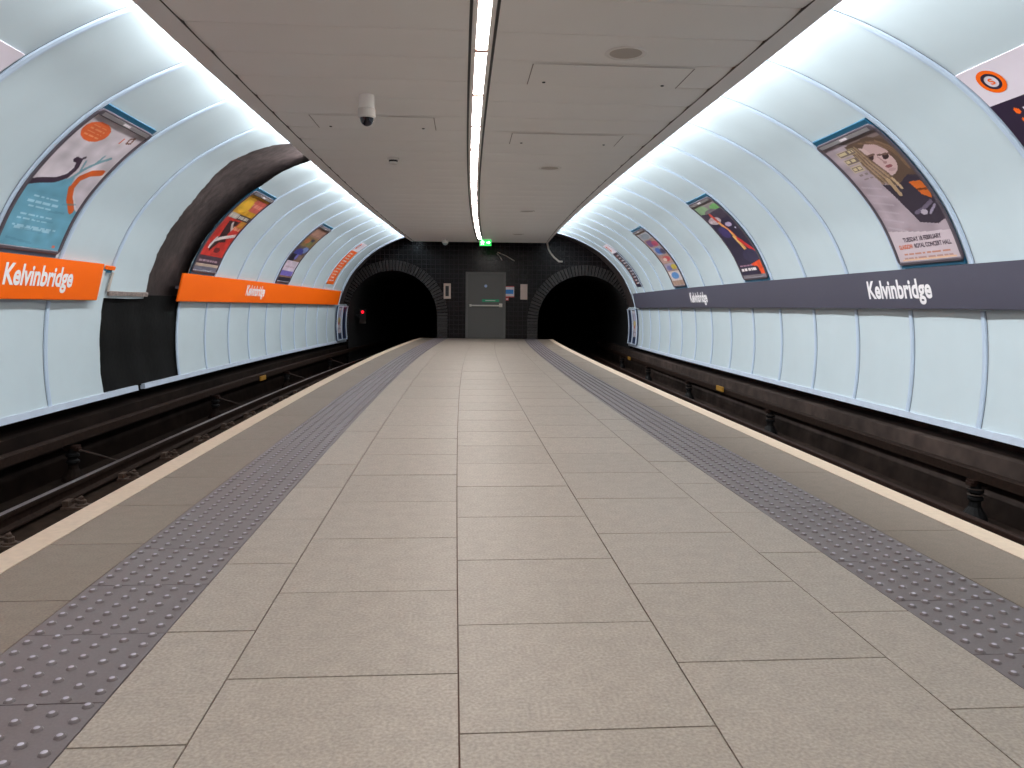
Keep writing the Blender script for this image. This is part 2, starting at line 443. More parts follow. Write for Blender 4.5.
bt = MB(); arcslab(bt, -1, 8.96, 10.0, 1.175, 1.225, -.02, .03, 4, 2); 
tag(bt.build('batten', mat('worn_batten', (132,118,112), .8, noise=.4, nscale=40), None, M(-4.24, 9.5, 1.0)), 'worn narrow batten along the top of the black sheet', 'batten')
# orange bracket left at the broken end of the near name board
br = thing('sign_bracket', 'small orange and teal bracket left at the end of the near orange board', 'bracket', M(-4.12, 8.8, 1.3))
b = MB(); arcslab(b, -1, 8.72, 8.90, 1.475, 1.515, .015, .045, 2, 1); b.build('orange_tip', m_orange, br, br.location)
b = MB(); arcslab(b, -1, 8.72, 8.86, 1.44, 1.475, .015, .035, 2, 1); b.build('teal_strip', m_teal, br, br.location)
b = MB(); arcslab(b, -1, 8.91, 8.955, 1.22, 1.44, .012, .025, 1, 4); b.build('upright', m_grille, br, br.location)

# ------------------------------------------------------------------ lettering
def text_mesh(body, bold=0.0):
    cu = bpy.data.curves.new('t', 'FONT'); cu.body = body; cu.size = 1; cu.offset = bold; cu.resolution_u = 6
    ob = bpy.data.objects.new('t', cu); COL.objects.link(ob)
    dg = bpy.context.evaluated_depsgraph_get(); me = bpy.data.meshes.new_from_object(ob.evaluated_get(dg))
    vs = [tuple(v.co[:2]) for v in me.vertices]; fs = [tuple(p.vertices) for p in me.polygons]
    bpy.data.objects.remove(ob); bpy.data.curves.remove(cu); bpy.data.meshes.remove(me)
    x0 = min(v[0] for v in vs); x1 = max(v[0] for v in vs)
    return [((v[0]-x0)/(x1-x0), v[1]) for v in vs], fs, x1-x0
def put_text(mb, body, fn, width, height, bold=.02, m=0):
    """fn(x, y): x along the line in metres from its left end, y up from the baseline; height is the capital height"""
    vs, fs, wd = text_mesh(body, bold); cap = .70
    i0 = mb.add([fn(x*width, y/cap*height) for x, y in vs])
    for f in fs: mb.face([i0+k for k in f], m)

def board(side, s0, s1, label, material, texts):
    root = thing('station_name_board', label, 'sign', M(side*4.2, (s0+s1)/2, .98))
    ro = root.location
    def P(s, z, o):          # front face of the tilted board, o metres towards the platform
        t = (z-.976)/(1.365-.976)
        return M(side*(4.17-.10*t-o), s, z)
    b = MB(); sl = frange(s0, s1, .6)
    b.slab(P, sl, [.985, 1.1, 1.25, 1.362], -.022, 0.0)
    b.tube([P(s, .986, -.011) for s in sl], .011, 8)
    b.build('board', material, root, ro)
    k = MB(); k.slab(P, sl, [1.15, 1.19], -.07, -.02); k.build('back_rail', m_frame, root, ro)
    for sc_ in texts:
        t = MB(); wdt, cap, base = 1.15, .178, (1.085 if side > 0 else 1.106)
        def F(x, y): return P(sc_ + (wdt/2 - x if side > 0 else x - wdt/2), base + y, .002)
        put_text(t, 'Kelvinbridge', F, wdt, cap, .030)
        t.build('lettering', m_text, root, ro)
    return root
board(1, SB+1, 21.25, 'long dark slate station name board along the right wall', m_slate, [7.585, 14.57])
nb = board(-1, SB+1, 8.58, 'near orange station name board at the left edge of the view', m_orange, [7.42])
e = MB(); arcslab(e, -1, 8.60, 8.66, 1.17, 1.46, .045, .06, 1, 4); e.build('end_cap', m_ivory, nb, nb.location)
board(-1, 10.86, 22.15, 'farther orange station name board, beyond the black sheet on the left', m_orange, [14.44])

# ------------------------------------------------------------------ posters
class Canvas:
    def __init__(s, w, h, rgb):
        s.w, s.h = w, h; s.a = np.zeros((h, w, 3)); s.a[:] = rgb
        s.X, s.Y = np.meshgrid((np.arange(w)+.5)/w, (np.arange(h)+.5)/h)      # y up
    def mix(s, mask, rgb, al=1.0): s.a[mask] = s.a[mask]*(1-al)+np.array(rgb, float)*al
    def ell(s, cx, cy, rx, ry, rgb, al=1, rot=0):
        c, n = math.cos(rot), math.sin(rot); dx, dy = s.X-cx, s.Y-cy
        s.mix(((dx*c+dy*n)/rx)**2+((-dx*n+dy*c)/ry)**2 < 1, rgb, al)
    def rect(s, x0, y0, x1, y1, rgb, al=1): s.mix((s.X >= x0)&(s.X < x1)&(s.Y >= y0)&(s.Y < y1), rgb, al)
    def poly(s, P, rgb, al=1):
        ins = np.zeros(s.X.shape, bool); n = len(P)
        for i in range(n):
            (xa, ya), (xb, yb) = P[i], P[(i+1) % n]
            if ya == yb: continue
            c = ((ya > s.Y) != (yb > s.Y)) & (s.X < (xb-xa)*(s.Y-ya)/(yb-ya)+xa); ins ^= c
        s.mix(ins, rgb, al)
    def stroke(s, P, w, rgb, asp=1.6, al=1):
        for (xa, ya), (xb, yb) in zip(P[:-1], P[1:]):
            dx, dy = xb-xa, (yb-ya)*asp; L2 = dx*dx+dy*dy+1e-9
            t = np.clip(((s.X-xa)*dx+(s.Y-ya)*asp*dy)/L2, 0, 1)
            s.mix(np.hypot(s.X-xa-t*dx, (s.Y-ya)*asp-t*dy) < w, rgb, al)
    def bars(s, x0, x1, y, h, rgb, seed=0, al=1, gap=.03):
        r = random.Random(seed); x = x0
        while x < x1-.02:
            b = min(x1, x+r.uniform(.04, .14)); s.rect(x, y, b, y+h, rgb, al); x = b+gap*r.uniform(.5, 1.2)
    def mott(s, amt, sc=8):
        n = RNG.rand(s.h//sc+2, s.w//sc+2); yi = np.arange(s.h)/sc; xi = np.arange(s.w)/sc
        y0, x0 = yi.astype(int), xi.astype(int); fy, fx = (yi-y0)[:,None], (xi-x0)[None,:]
        g = n[y0][:,x0]*(1-fy)*(1-fx)+n[y0+1][:,x0]*fy*(1-fx)+n[y0][:,x0+1]*(1-fy)*fx+n[y0+1][:,x0+1]*fy*fx
        s.a = np.clip(s.a*(1+(g[...,None]-.5)*2*amt), 0, 255)

def art_birds():
    c = Canvas(96, 168, (205,194,200)); c.mott(.09, 14)
    teal = (104,160,182)
    c.poly([(0,0),(1,0),(1,.30),(.84,.34),(.68,.42),(.60,.50),(.56,.57),(.50,.52),(.36,.47),(.15,.45),(0,.42)], teal)
    c.stroke([(.54,.53),(.62,.62),(.72,.69),(.84,.75)], .02, (120,160,170)); c.stroke([(.58,.58),(.53,.67)], .015, (120,160,170)); c.stroke([(.70,.68),(.72,.75)], .015, (120,160,170))
    c.stroke([(0,.425),(.15,.455),(.33,.48),(.45,.53),(.48,.60),(.44,.655),(.37,.66)], .035, (62,46,62)); c.stroke([(.42,.655),(.47,.69)], .018, (62,46,62))
    c.stroke([(.90,.30),(.74,.385),(.65,.46),(.66,.54),(.76,.60),(.92,.63)], .042, (214,96,40))
    c.poly([(.71,.53),(.70,.465),(.80,.40),(.95,.33),(1,.31),(1,.60),(.90,.60),(.78,.575)], (200,189,196))
    c.ell(.25,.885,.21,.082,(222,100,50))
    for k in range(4): c.bars(.12,.38,.92-.026*k,.009,(238,168,130),k,.7)
    c.stroke([(.80,.94),(.86,.96),(.88,.91),(.82,.90),(.80,.94)], .012, (110,60,40)); c.stroke([(.72,.92),(.72,.88)], .012, (220,100,60))
    for k, (y, x0, x1) in enumerate([(.34,.2,.6),(.30,.15,.68),(.265,.2,.6),(.21,.15,.66),(.18,.12,.6),(.13,.10,.82),(.115,.15,.75)]): c.bars(x0,x1,y,.013,(176,208,222),k+9,.75)
    for k in range(5): c.stroke([(.1+.15*k,.05+.07*k),(.5+.1*k,.03+.08*k)], .012, (84,138,160), 1.6, .5)
    c.rect(.86,.02,.92,.035,(220,110,90)); c.mott(.08, 9); return c
def art_singer():
    c = Canvas(96, 168, (168,152,160)); c.mott(.10, 12)
    c.poly([(.55,1),(1,1),(1,.55),(.80,.50),(.50,.60),(.46,.72),(.50,.86)], (104,84,72))
    c.poly([(.30,1),(1,1),(1,.95),(.6,.93)], (128,110,108))
    c.poly([(.36,.96),(.80,.97),(1,.90),(1,.60),(.80,.58),(.42,.62),(.36,.80)], (92,72,60))
    c.ell(.64,.785,.25,.125,(190,160,158),1,.35); c.ell(.70,.73,.17,.08,(196,166,164),1,.2); c.ell(.52,.86,.10,.05,(200,172,168))
    c.ell(.58,.815,.055,.020,(58,40,42),1,.2); c.ell(.79,.79,.060,.022,(58,40,42),1,.2); c.stroke([(.48,.83),(.66,.83)], .012, (110,84,76)); c.stroke([(.70,.815),(.88,.80)], .012, (110,84,76))
    c.stroke([(.68,.80),(.705,.755)], .012, (164,130,130)); c.ell(.71,.748,.03,.010,(160,124,124)); c.ell(.715,.715,.055,.013,(140,80,86)); c.ell(.72,.685,.06,.012,(178,146,146))
    for k in range(11): c.stroke([(.40+.012*k,.93-.012*(k % 4)),(.37+.018*k,.78),(.40+.022*k,.665),(.43+.022*k,.59+.012*(k % 3))], .013, [(138,112,88),(104,84,70),(160,134,106)][k % 3], 1.6, .8)
    for k in range(6): c.stroke([(.55+.06*k,.95-.006*k),(.80+.03*k,.91-.012*k),(.93+.012*k,.80),(.96,.66)], .014, [(104,80,66),(134,106,82)][k % 2], 1.6, .8)
    c.poly([(.40,.60),(.62,.56),(.86,.62),(1,.60),(1,.27),(.86,.24),(.60,.27),(.50,.40)], (58,50,62))
    c.stroke([(.54,.62),(.56,.50)], .03, (176,148,116)); c.stroke([(.62,.62),(.65,.54)], .02, (190,162,130))
    c.poly([(.80,.565),(.97,.56),(1,.46),(.96,.42),(.86,.46)], (206,104,42)); c.stroke([(.84,.50),(.98,.49)], .012, (120,60,30))
    c.stroke([(.62,.34),(.76,.36),(.92,.40)], .022, (104,94,112)); c.ell(.74,.335,.05,.02,(176,164,176)); c.stroke([(.82,.32),(.94,.37)], .014, (150,140,160))
    for k in range(3):
        y = .885-.07*k
        c.rect(.14,y-.004,.46-.06*k,y+.05,(196,178,132),.55); c.rect(.155,y+.003,.445-.06*k,y+.043,(112,96,92)); c.bars(.17,.43-.06*k,y+.012,.024,(206,190,148),k+2,.9)
    c.bars(.18,.42,.70,.018,(120,104,100),8,.7); c.bars(.2,.45,.665,.014,(120,104,100),9,.6)
    for k in range(6): c.stroke([(.05,.62-.07*k),(.34,.57-.07*k)], .012, (188,174,184), 1.6, .5)
    c.poly([(0,0),(1,0),(1,.19),(.6,.20),(0,.24)], (206,190,196), .85)
    c.bars(.12,.88,.045,.012,(190,120,92),3,.8); c.bars(.1,.9,.02,.010,(170,120,110),4,.7); c.rect(.06,.005,.94,.018,(226,180,140),.8); return c
def art_red():
    c = Canvas(64, 128, (196,52,44)); c.rect(0,.72,1,1,(206,150,40)); c.rect(.45,.80,1,.97,(206,96,84)); c.ell(.3,.84,.25,.09,(222,172,52)); c.bars(.5,.95,.86,.05,(226,140,120),1)
    c.rect(0,.655,1,.73,(70,52,52)); c.rect(.05,.66,.42,.725,(176,166,160)); c.bars(.08,.9,.675,.035,(200,190,180),3)
    c.poly([(.25,.62),(.7,.64),(.6,.46),(.75,.36),(.5,.34),(.3,.22),(.2,.3),(.35,.42)], (58,36,38)); c.stroke([(.3,.36),(.5,.40),(.95,.46)], .035, (220,206,202)); c.stroke([(.45,.60),(.62,.52)], .03, (190,170,166))
    c.stroke([(.30,.38),(.22,.28)], .04, (214,200,200)); c.bars(.62,.95,.52,.05,(224,150,120),4); c.rect(.72,.56,.98,.66,(190,130,50)); c.ell(.6,.25,.13,.035,(110,32,36))
    c.rect(0,.07,1,.17,(74,54,66)); c.bars(.1,.9,.10,.025,(160,130,140),6); c.rect(0,.045,1,.075,(190,168,150)); c.rect(0,0,1,.045,(112,108,122)); c.mott(.12,6); return c
def art_warm():
    c = Canvas(48, 112, (140,108,88)); c.rect(0,.80,1,1,(150,112,98)); c.rect(.1,.84,.9,.95,(168,128,112)); c.rect(0,.62,1,.80,(136,112,72)); c.ell(.6,.70,.25,.06,(110,112,70)); c.ell(.3,.72,.2,.05,(170,104,72)); c.rect(.55,.72,.8,.78,(64,60,90))
    c.rect(0,.36,1,.62,(96,80,78)); c.ell(.75,.56,.22,.06,(122,140,190)); c.ell(.42,.47,.34,.10,(66,72,150)); c.rect(0,.34,.45,.46,(38,36,52)); c.rect(.6,.36,1,.46,(130,106,92)); c.ell(.5,.42,.1,.05,(112,110,180))
    c.rect(0,.10,1,.34,(208,192,206)); c.bars(.15,.85,.22,.03,(186,160,176),2); c.rect(.05,.09,.95,.17,(118,104,186)); c.rect(0,0,1,.06,(48,44,60)); c.mott(.10,5); return c
def art_night():
    c = Canvas(64, 128, (50,44,66)); c.rect(0,.88,1,1,(150,140,140)); c.ell(.2,.92,.3,.06,(140,170,130)); c.ell(.85,.90,.25,.05,(116,176,106)); c.ell(.5,.86,.3,.04,(120,110,116)); c.poly([(0,.84),(1,.88),(1,.76),(0,.72)], (70,60,76))
    c.ell(.3,.745,.28,.05,(176,158,164)); c.bars(.05,.5,.73,.03,(206,190,196),2); c.stroke([(.35,.82),(.42,.68),(.55,.56),(.62,.44)], .05, (206,74,58)); c.stroke([(.40,.70),(.52,.57),(.58,.48),(.66,.34)], .035, (226,170,96)); c.stroke([(.62,.46),(.80,.36),(.92,.30)], .05, (206,52,52))
    c.stroke([(.5,.5),(.56,.40),(.60,.33)], .03, (236,190,120)); c.ell(.70,.66,.13,.03,(176,160,190)); c.ell(.3,.58,.2,.08,(70,58,110)); c.ell(.85,.60,.02,.012,(220,220,240)); c.stroke([(1,.30),(.97,.25)], .05, (224,56,50)); c.ell(.7,.25,.3,.08,(62,58,84))
    c.poly([(.45,.14),(.98,.19),(1,.03),(.82,.03),(.78,.12)], (238,86,42)); c.bars(.05,.7,.075,.035,(236,226,226),5); c.bars(.05,.6,.13,.02,(170,130,150),6); c.rect(0,0,1,.03,(120,112,118)); c.mott(.08,6); return c
def art_grid():
    c = Canvas(48, 112, (164,136,122)); c.rect(.05,.84,.95,.97,(160,160,166)); c.ell(.5,.9,.35,.05,(134,142,152)); c.rect(.1,.70,.6,.82,(112,84,124)); c.ell(.7,.74,.25,.05,(166,72,98)); c.rect(.1,.53,.9,.68,(150,150,170)); c.ell(.45,.60,.22,.06,(84,116,182)); c.ell(.75,.58,.2,.05,(84,76,98))
    c.rect(.05,.38,.95,.52,(176,140,132)); c.ell(.6,.45,.3,.045,(196,78,84)); c.ell(.45,.44,.15,.03,(222,196,184)); c.rect(.05,.25,.95,.37,(160,150,170)); c.ell(.75,.30,.22,.045,(190,168,64)); c.ell(.35,.29,.2,.04,(110,112,160)); c.rect(.05,.08,.95,.23,(206,192,190)); c.ell(.5,.16,.32,.055,(92,138,190)); c.mott(.10,4); return c

def arcpoint(side, s_left, s_right, a0, a1):
    """x 0..1 read left to right, y 0..1 upwards"""
    return lambda x, y, o: W(side, s_left+(s_right-s_left)*x, a0+(a1-a0)*y, o)
def paint_grid(mb, fn, cv, o, side):
    h, w = cv.h, cv.w; i0 = mb.add([fn(i/w, j/h, o) for j in range(h+1) for i in range(w+1)])
    colr = lin(cv.a)
    for j in range(h):
        for i in range(w):
            mb.face((i0+j*(w+1)+i, i0+j*(w+1)+i+1, i0+(j+1)*(w+1)+i+1, i0+(j+1)*(w+1)+i), 0, None, colr[j, i])
def rounded(x0, y0, x1, y1, rx, ry, n=6):
    o = []
    for cx, cy, t0 in ((x1-rx, y1-ry, 0), (x0+rx, y1-ry, 90), (x0+rx, y0+ry, 180), (x1-rx, y0+ry, 270)):
        for k in range(n+1):
            t = math.radians(t0+90*k/n); o.append((cx+rx*math.cos(t), cy+ry*math.sin(t)))
    return o
def resample(loop, step=.03):
    o = []
    for i in range(len(loop)):
        a, b = loop[i], loop[(i+1) % len(loop)]; n = max(1, int(math.hypot(b[0]-a[0], b[1]-a[1])/step))
        for k in range(n): o.append((a[0]+(b[0]-a[0])*k/n, a[1]+(b[1]-a[1])*k/n))
    return o
def poster(side, s_near, s_far, label, art, extra=None):
    a0, a1 = 1.535, 3.118
    sl, sr = (s_near, s_far) if side < 0 else (s_far, s_near)
    wd = abs(sr-sl); ht = a1-a0
    root = thing('poster_frame', label, 'poster', W(side, (sl+sr)/2, a0)); ro = root.location
    P = arcpoint(side, sl, sr, a0, a1)
    b = MB(); b.slab(lambda x, y, o: P(x, y, o), [.025,.5,.975], arcs(0,1,24), .004, .026); b.build('backing_panel', m_teal, root, ro)
    # frame: outer rounded loop to inner loop, raised
    fx, fy = .045/wd, .045/ht; top = .968; bot = .022
    outer = resample(rounded(0, bot, 1, top, .06/wd, .06/ht)); 
    cx, cy = .5, (top+bot)/2
    def inn(p, d):
        return (min(max(p[0], d/wd), 1-d/wd), min(max(p[1], bot+d/ht), top-d/ht-.024))
    f = MB(); n = len(outer); rings = []
    for d, o in ((0,.026),(0,.037),(.007,.041),(.030,.041),(.037,.030)):
        rings.append(f.add([P(*(inn(p, d) if d > .025 else (cx+(p[0]-cx)*(1-2*d/wd), cy+(p[1]-cy)*(1-2*d/ht))), o) for p in outer]))
    for ra, rb in zip(rings[:-1], rings[1:]):
        for k in range(n):
            k2 = (k+1) % n; f.face((ra+k, ra+k2, rb+k2, rb+k))
    f.build('frame', m_frame, root, ro)
    h = MB(); h.slab(lambda x, y, o: P(x, y, o), [.07,.93], [.930,.938,.947,.955], .034, .043); h.build('header_bar', m_fbar, root, ro)
    g = MB(); g.slab(lambda x, y, o: P(x, y, o), [.44,.56], [.934,.949], .042, .0455); g.build('maker_plate', m_nwhite, root, ro)
    ix0, ix1, iy0, iy1 = .034/wd, 1-.034/wd, bot+.034/ht, top-.034/ht-.024
    Q = lambda x, y, o: P(ix0+(ix1-ix0)*x, iy0+(iy1-iy0)*y, o)
    pr = MB(); paint_grid(pr, Q, art(), .0295, side)
    mats = [m_ink]
    if extra: mats += extra(pr, Q, (ix1-ix0)*wd, (iy1-iy0)*ht)
    pr.build('print', mats, root, ro)
    return root
m_tdark = mat('print_dark', (74,60,72), .5); m_torg = mat('print_orange', (206,104,62), .5)
def concert_text(mb, Q, w, h):
    def at(x0, y0): return lambda x, y: Q(x0+x/w, y0+y/h, .0308)
    put_text(mb, 'TUESDAY 18 FEBRUARY', at(.20, .145), .62*w, .042, .03, 1)
    put_text(mb, 'GLASGOW', at(.08, .095), .24*w, .042, .03, 2)
    put_text(mb, 'ROYAL CONCERT HALL', at(.35, .095), .58*w, .042, .03, 1)
    return [m_tdark, m_torg]
poster(-1, 6.655, 7.685, 'framed poster with an orange disc and a blue lower half above the near orange board', art_birds)
poster(-1, 11.175, 12.21, 'framed red and yellow poster beside the bare dark strip of the left wall', art_red)
poster(-1, 15.69, 16.72, 'framed brown and blue poster with a white foot, farther along the left wall', art_warm)
poster(1, 6.485, 7.515, 'large framed concert poster of a long-haired singer above the slate board', art_singer, concert_text)
poster(1, 10.915, 11.945, 'framed dark poster with red and yellow streaks and an orange corner', art_night)
poster(1, 15.34, 16.37, 'framed pale brown poster with rows of coloured pictures, on the right wall', art_grid)

# ------------------------------------------------------------------ route strips with the ring emblem
def ring(mb, fn, cx, cy, r0, r1, asp_w, asp_h, o, m, n=28):
    i0 = mb.add([fn(cx+r*math.cos(2*math.pi*k/n)/asp_w, cy+r*math.sin(2*math.pi*k/n)/asp_h, o) for r in (r0, r1) for k in range(n)])
    for k in range(n): k2 = (k+1) % n; mb.face((i0+k, i0+n+k, i0+n+k2, i0+k2), m)
def disc(mb, fn, cx, cy, r, aw, ah, o, m, n=16):
    i0 = mb.add([fn(cx+r*math.cos(2*math.pi*k/n)/aw, cy+r*math.sin(2*math.pi*k/n)/ah, o) for k in range(n)]); mb.face([i0+k for k in range(n)], m)
def route(side, sl, sr, label, body_mat, body_rgb, dot_rgb):
    a0, am, a1 = 1.69, 2.79, 3.125
    wd = abs(sr-sl)
    root = thing('route_strip', label, 'sign', W(side, (sl+sr)/2, a0)); ro = root.location
    P = arcpoint(side, sl, sr, a0, am); Hh = am-a0
    b = MB(); b.slab(P, [0,.5,1], arcs(0,1,18), .012, .017); b.build('route_panel', body_mat, root, ro)
    P2 = arcpoint(side, sl, sr, am, a1); H2 = a1-am
    b = MB(); b.slab(P2, [0,.5,1], arcs(0,1,8), .012, .017); hp = b.build('header_panel', m_hdr, root, ro)
    e = MB(); cx, cy = .255, .54
    ring(e, P2, cx, cy, .074, .106, wd, H2, .0185, 0); ring(e, P2, cx, cy, .052, .0742, wd, H2, .0185, 1)
    vs, fs, w_ = text_mesh('S', .03)
    i0 = e.add([P2(cx+(x-.5)*.040/wd, cy+(y/.7-.5)*.052/H2, .0187) for x, y in vs])
    for f in fs: e.face([i0+k for k in f], 0)
    e.build('ring_emblem', [m_orange, m_plum], hp, ro)
    cv = Canvas(64, 132, body_rgb); r = random.Random(3)
    for k in range(11):
        y = .92-.083*k
        cv.ell(.20, y, .034, .024, dot_rgb)
        x = .28; x1 = x+r.uniform(.35, .6)
        while x < x1:
            xb = x+r.uniform(.03, .06); cv.rect(x, y-.016, xb, y+.016*r.uniform(.6, 1.3), (240,236,238)); x = xb+.018
    t = MB(); paint_grid(t, lambda x, y, o: P(.04+.92*x, .01+.98*y, o), cv, .0185, side)
    t.build('stop_list', m_ink, root, ro)
    return root
route(1, 5.29, 4.50, 'white and dark plum route strip with orange ring emblem, nearest on the right wall', m_plum, (46,34,56), (249,104,4))
route(1, 20.46, 19.68, 'far white and dark plum route strip near the right tunnel mouth', m_plum, (46,34,56), (249,104,4))
route(-1, 20.20, 21.05, 'far white and orange route strip near the left tunnel mouth', m_orange, (250,104,2), (240,236,238))
route(-1, 4.62, 5.47, 'white and orange route strip, its pale corner at the upper left edge', m_orange, (250,104,2), (240,236,238))

# framed maps on the last lower panels by the portals
def map_sign(side, s0, s1, label):
    sl, sr = (s0, s1) if side < 0 else (s1, s0)
    root = thing('map_board', label, 'sign', W(side, (s0+s1)/2, .03)); ro = root.location
    P = arcpoint(side, sl, sr, .06, 1.10)
    b = MB(); b.slab(P, [0,.5,1], arcs(0,1,10), .03, .06); b.build('navy_board', m_navy, root, ro)
    f = MB()
    for x0, x1 in ((0,.05),(.46,.52),(.95,1)): f.slab(P, [x0, x1], arcs(0,1,10), .055, .08)
    for y0, y1 in ((0,.035),(.965,1)): f.slab(P, [0,.5,1], [y0, y1], .055, .08)
    f.build('frame', m_sill, root, ro)
    c = Canvas(20, 40, (196,188,196)); c.rect(.1,.6,.9,.9,(170,166,190)); c.ell(.5,.5,.35,.12,(190,170,110)); c.ell(.4,.38,.2,.06,(180,90,90)); c.bars(.1,.9,.15,.05,(140,140,160),3); c.mott(.15,4)
    near = (.55,.93) if side > 0 else (.06,.45)
    Q = lambda x, y, o: P(near[0]+(near[1]-near[0])*x, .22+.72*y, o)
    p = MB(); paint_grid(p, Q, c, .063, side); p.build('map_sheet', m_ink, root, ro)
map_sign(1, 21.45, 22.9, 'navy framed map board at the end of the right wall panels')
map_sign(-1, 22.35, 23.64, 'navy framed map board at the end of the left wall panels')

# ------------------------------------------------------------------ suspended ceiling
CZ, CS, CE = 2.80, -7.0, 22.3
CL, CTL, SLL, SLR, CTR, CR = -2.225, -2.10, -.212, -.032, 1.83, 1.955
def eL(s): return -2.275+.0105*max(0, s-6)
def eR(s): return 1.995-.0125*max(0, s-6)
def tL(s): return -2.105+.004*max(0, s-5)
def tR(s): return 1.835-.005*max(0, s-5)
cm = MB()
def planks(u0, u1):
    s = 6.05 - math.ceil((6.05-CS)/.6)*.6
    while s < CE:
        e = min(s+.6, CE)
        xs = [0,.004,.02,.06,.15,.3,.45,.54,.58,.596,.6]; zs = [.026,.012,.0085,.0038,0,-.001,0,.0038,.0085,.012,.026]
        pts = [(s+x, z) for x, z in zip(xs, zs) if s+x <= e+1e-6]
        n = len(pts); i0 = cm.add([M(u, p, CZ+z) for f_ in (0, .5, 1) for p, z in pts for u in [u0(p)+(u1(p)-u0(p))*f_]])
        for a in range(2):
            for k in range(n-1): cm.face((i0+a*n+k, i0+a*n+k+1, i0+(a+1)*n+k+1, i0+(a+1)*n+k))
        s += .6
planks(lambda s: tL(s)+.009, lambda s: SLL-.004); planks(lambda s: SLR+.004, lambda s: tR(s)-.009)
cm.grid(lambda s, t: M(eL(s)+.01+(eR(s)-eL(s)-.02)*t, s, CZ+.07), frange(CS, CE, .6), [0, 1])      # upper deck
ceil = struct(cm.build('ceiling', m_ceil, smooth=True, angle=25))
cs_ = frange(CS, CE, .6)
for f0, f1 in ((eL, tL), (tR, eR)):
    e = MB(); e.slab(lambda s, t, z: M(f0(s)+(f1(s)-f0(s))*t, s, z), cs_, [0, 1], CZ-.004, CZ+.10)
    e.build('edge_trim', m_trimc, ceil)
e = MB()
for f0, o0, o1 in ((tL, .001, .008), (tR, -.008, -.001)): e.slab(lambda s, q, z: M(f0(s)+q, s, z), cs_, [o0, o1], CZ-.0045, CZ+.02)
e.build('shadow_gap', mat('shadow_gap', (74,64,58), .7), ceil)
e = MB()
for u0, u1 in ((SLL-.004, SLL+.012), (SLR-.012, SLR+.004)): e.slab(lambda s, u, z: M(u, s, z), cs_, [u0, u1], CZ-.001, CZ+.06)
e.slab(lambda s, u, z: M(u, s, z), cs_, [SLL, SLR], CZ+.055, CZ+.065)
e.build('light_slot', m_blk, ceil)
e = MB(); e.slab(lambda u, z, s: M(u, s, z), [eL(CE), 0, eR(CE)], [CZ-.004, CZ+.3], CE-.02, CE+.02); e.build('end_trim', m_trimc, ceil)

# linear luminaires in the slot
lr = thing('strip_light', 'x', 'ceiling light', (0,0,0), 0, 'strip lights in the ceiling slot')
h = MB(); h.box((-.073,.001,.010),(.073,1.194,.05)); h.box((-.073,.001,.001),(-.041,1.194,.012)); h.box((.041,.001,.001),(.073,1.194,.012)); h.build('housing', m_trimc, lr)
d = MB(); d.grid(lambda y, x: (x, y, -.003*math.cos(x/.040*math.pi/2)+.001), [.053, 1.192], [-.040,-.028,-.012,.012,.028,.040]); d.build('diffuser', m_light, lr)
j = MB(); j.box((-.042,.0005,-.008),(.042,.055,.01)); j.build('joint', mat('joint_pink', (200,150,140), .5), lr)
words = ['nearest', 'second', 'third', 'fourth', 'fifth', 'sixth', 'seventh', 'eighth', 'ninth', 'tenth', 'eleventh', 'twelfth', 'thirteenth', 'fourteenth']
first = True; k = 0
for i in range(-10, 14):
    s = 5.78+1.2*i
    if s+1.2 > CE+.25: break
    o = lr if first else dup(lr, (0,0,0), 0); first = False
    a, b = Vector(M(-.122, s, CZ)), Vector(M(-.122, s+1.2, CZ)); dv = b-a
    o.location = a; o.rotation_euler = (math.atan2(dv.z, dv.y), 0, -math.atan2(dv.x, dv.y))
    if s+1.2 < 4.7: o['label'] = 'white strip light in the ceiling slot, behind the viewpoint'
    else: o['label'] = '%s white strip light of the line in the ceiling slot' % words[k]; k += 1

# small ceiling fittings
def fit(u, s): return M(u, s, CZ), -heading(s)
sp = thing('ceiling_speaker', 'x', 'speaker', (0,0,0), 0, 'round speakers in the ceiling')
b = MB(); b.lathe([(.155,.004),(.155,-.004),(.148,-.009),(.137,-.009),(.134,-.004)], 32); b.build('rim', m_trimc, sp)
b = MB(); b.lathe([(.136,-.003),(.10,-.005),(.04,-.006),(.005,-.006)], 32); b.build('grille', m_grille, sp)
for i, s in enumerate((5.76, 10.5, 15.2, 19.9)):
    o = sp if i == 0 else dup(sp, (0,0,0), 0)
    o.location, rz = fit(.885 if s > 8 else .925, s); o.rotation_euler = (0,0,rz)
    o['label'] = 'round grey ceiling speaker, %s along the platform' % ['nearest', 'second', 'third', 'farthest'][i]
loc, rz = fit(-1.10, 7.10)
dc = thing('dome_camera', 'white dome camera with dark glass hanging from the ceiling', 'security camera', loc, rz)
b = MB(); b.lathe([(.05,.0),(.068,-.002),(.068,-.115),(.062,-.12)], 24); b.build('mount', m_ceil, dc)
b = MB(); b.lathe([(.066,-.118),(.076,-.122),(.076,-.19),(.066,-.20)], 24); b.build('housing', m_ivory, dc)
b = MB(); b.lathe([(.064,-.196)]+[(.06*math.cos(math.radians(t)), -.20-.07*math.sin(math.radians(t))) for t in (5,20,35,50,65,80)], 24); b.build('glass_dome', mat('dome_glass', (24,24,36), .08), dc, smooth=True)
loc, rz = fit(-1.14, 10.02)
sd = thing('smoke_detector', 'small smoke detector with dark slots on the ceiling beyond the dome camera', 'smoke detector', loc, rz)
b = MB(); b.lathe([(.075,0),(.075,-.02),(.06,-.03)], 20); b.build('base', m_ivory, sd)
b = MB(); b.lathe([(.056,-.028),(.056,-.055)], 20); b.build('slots', m_blk, sd)
b = MB(); b.lathe([(.06,-.054),(.05,-.075),(.02,-.082)], 20); b.build('cap', m_ivory, sd)
loc, rz = fit(-1.08, 21.6)
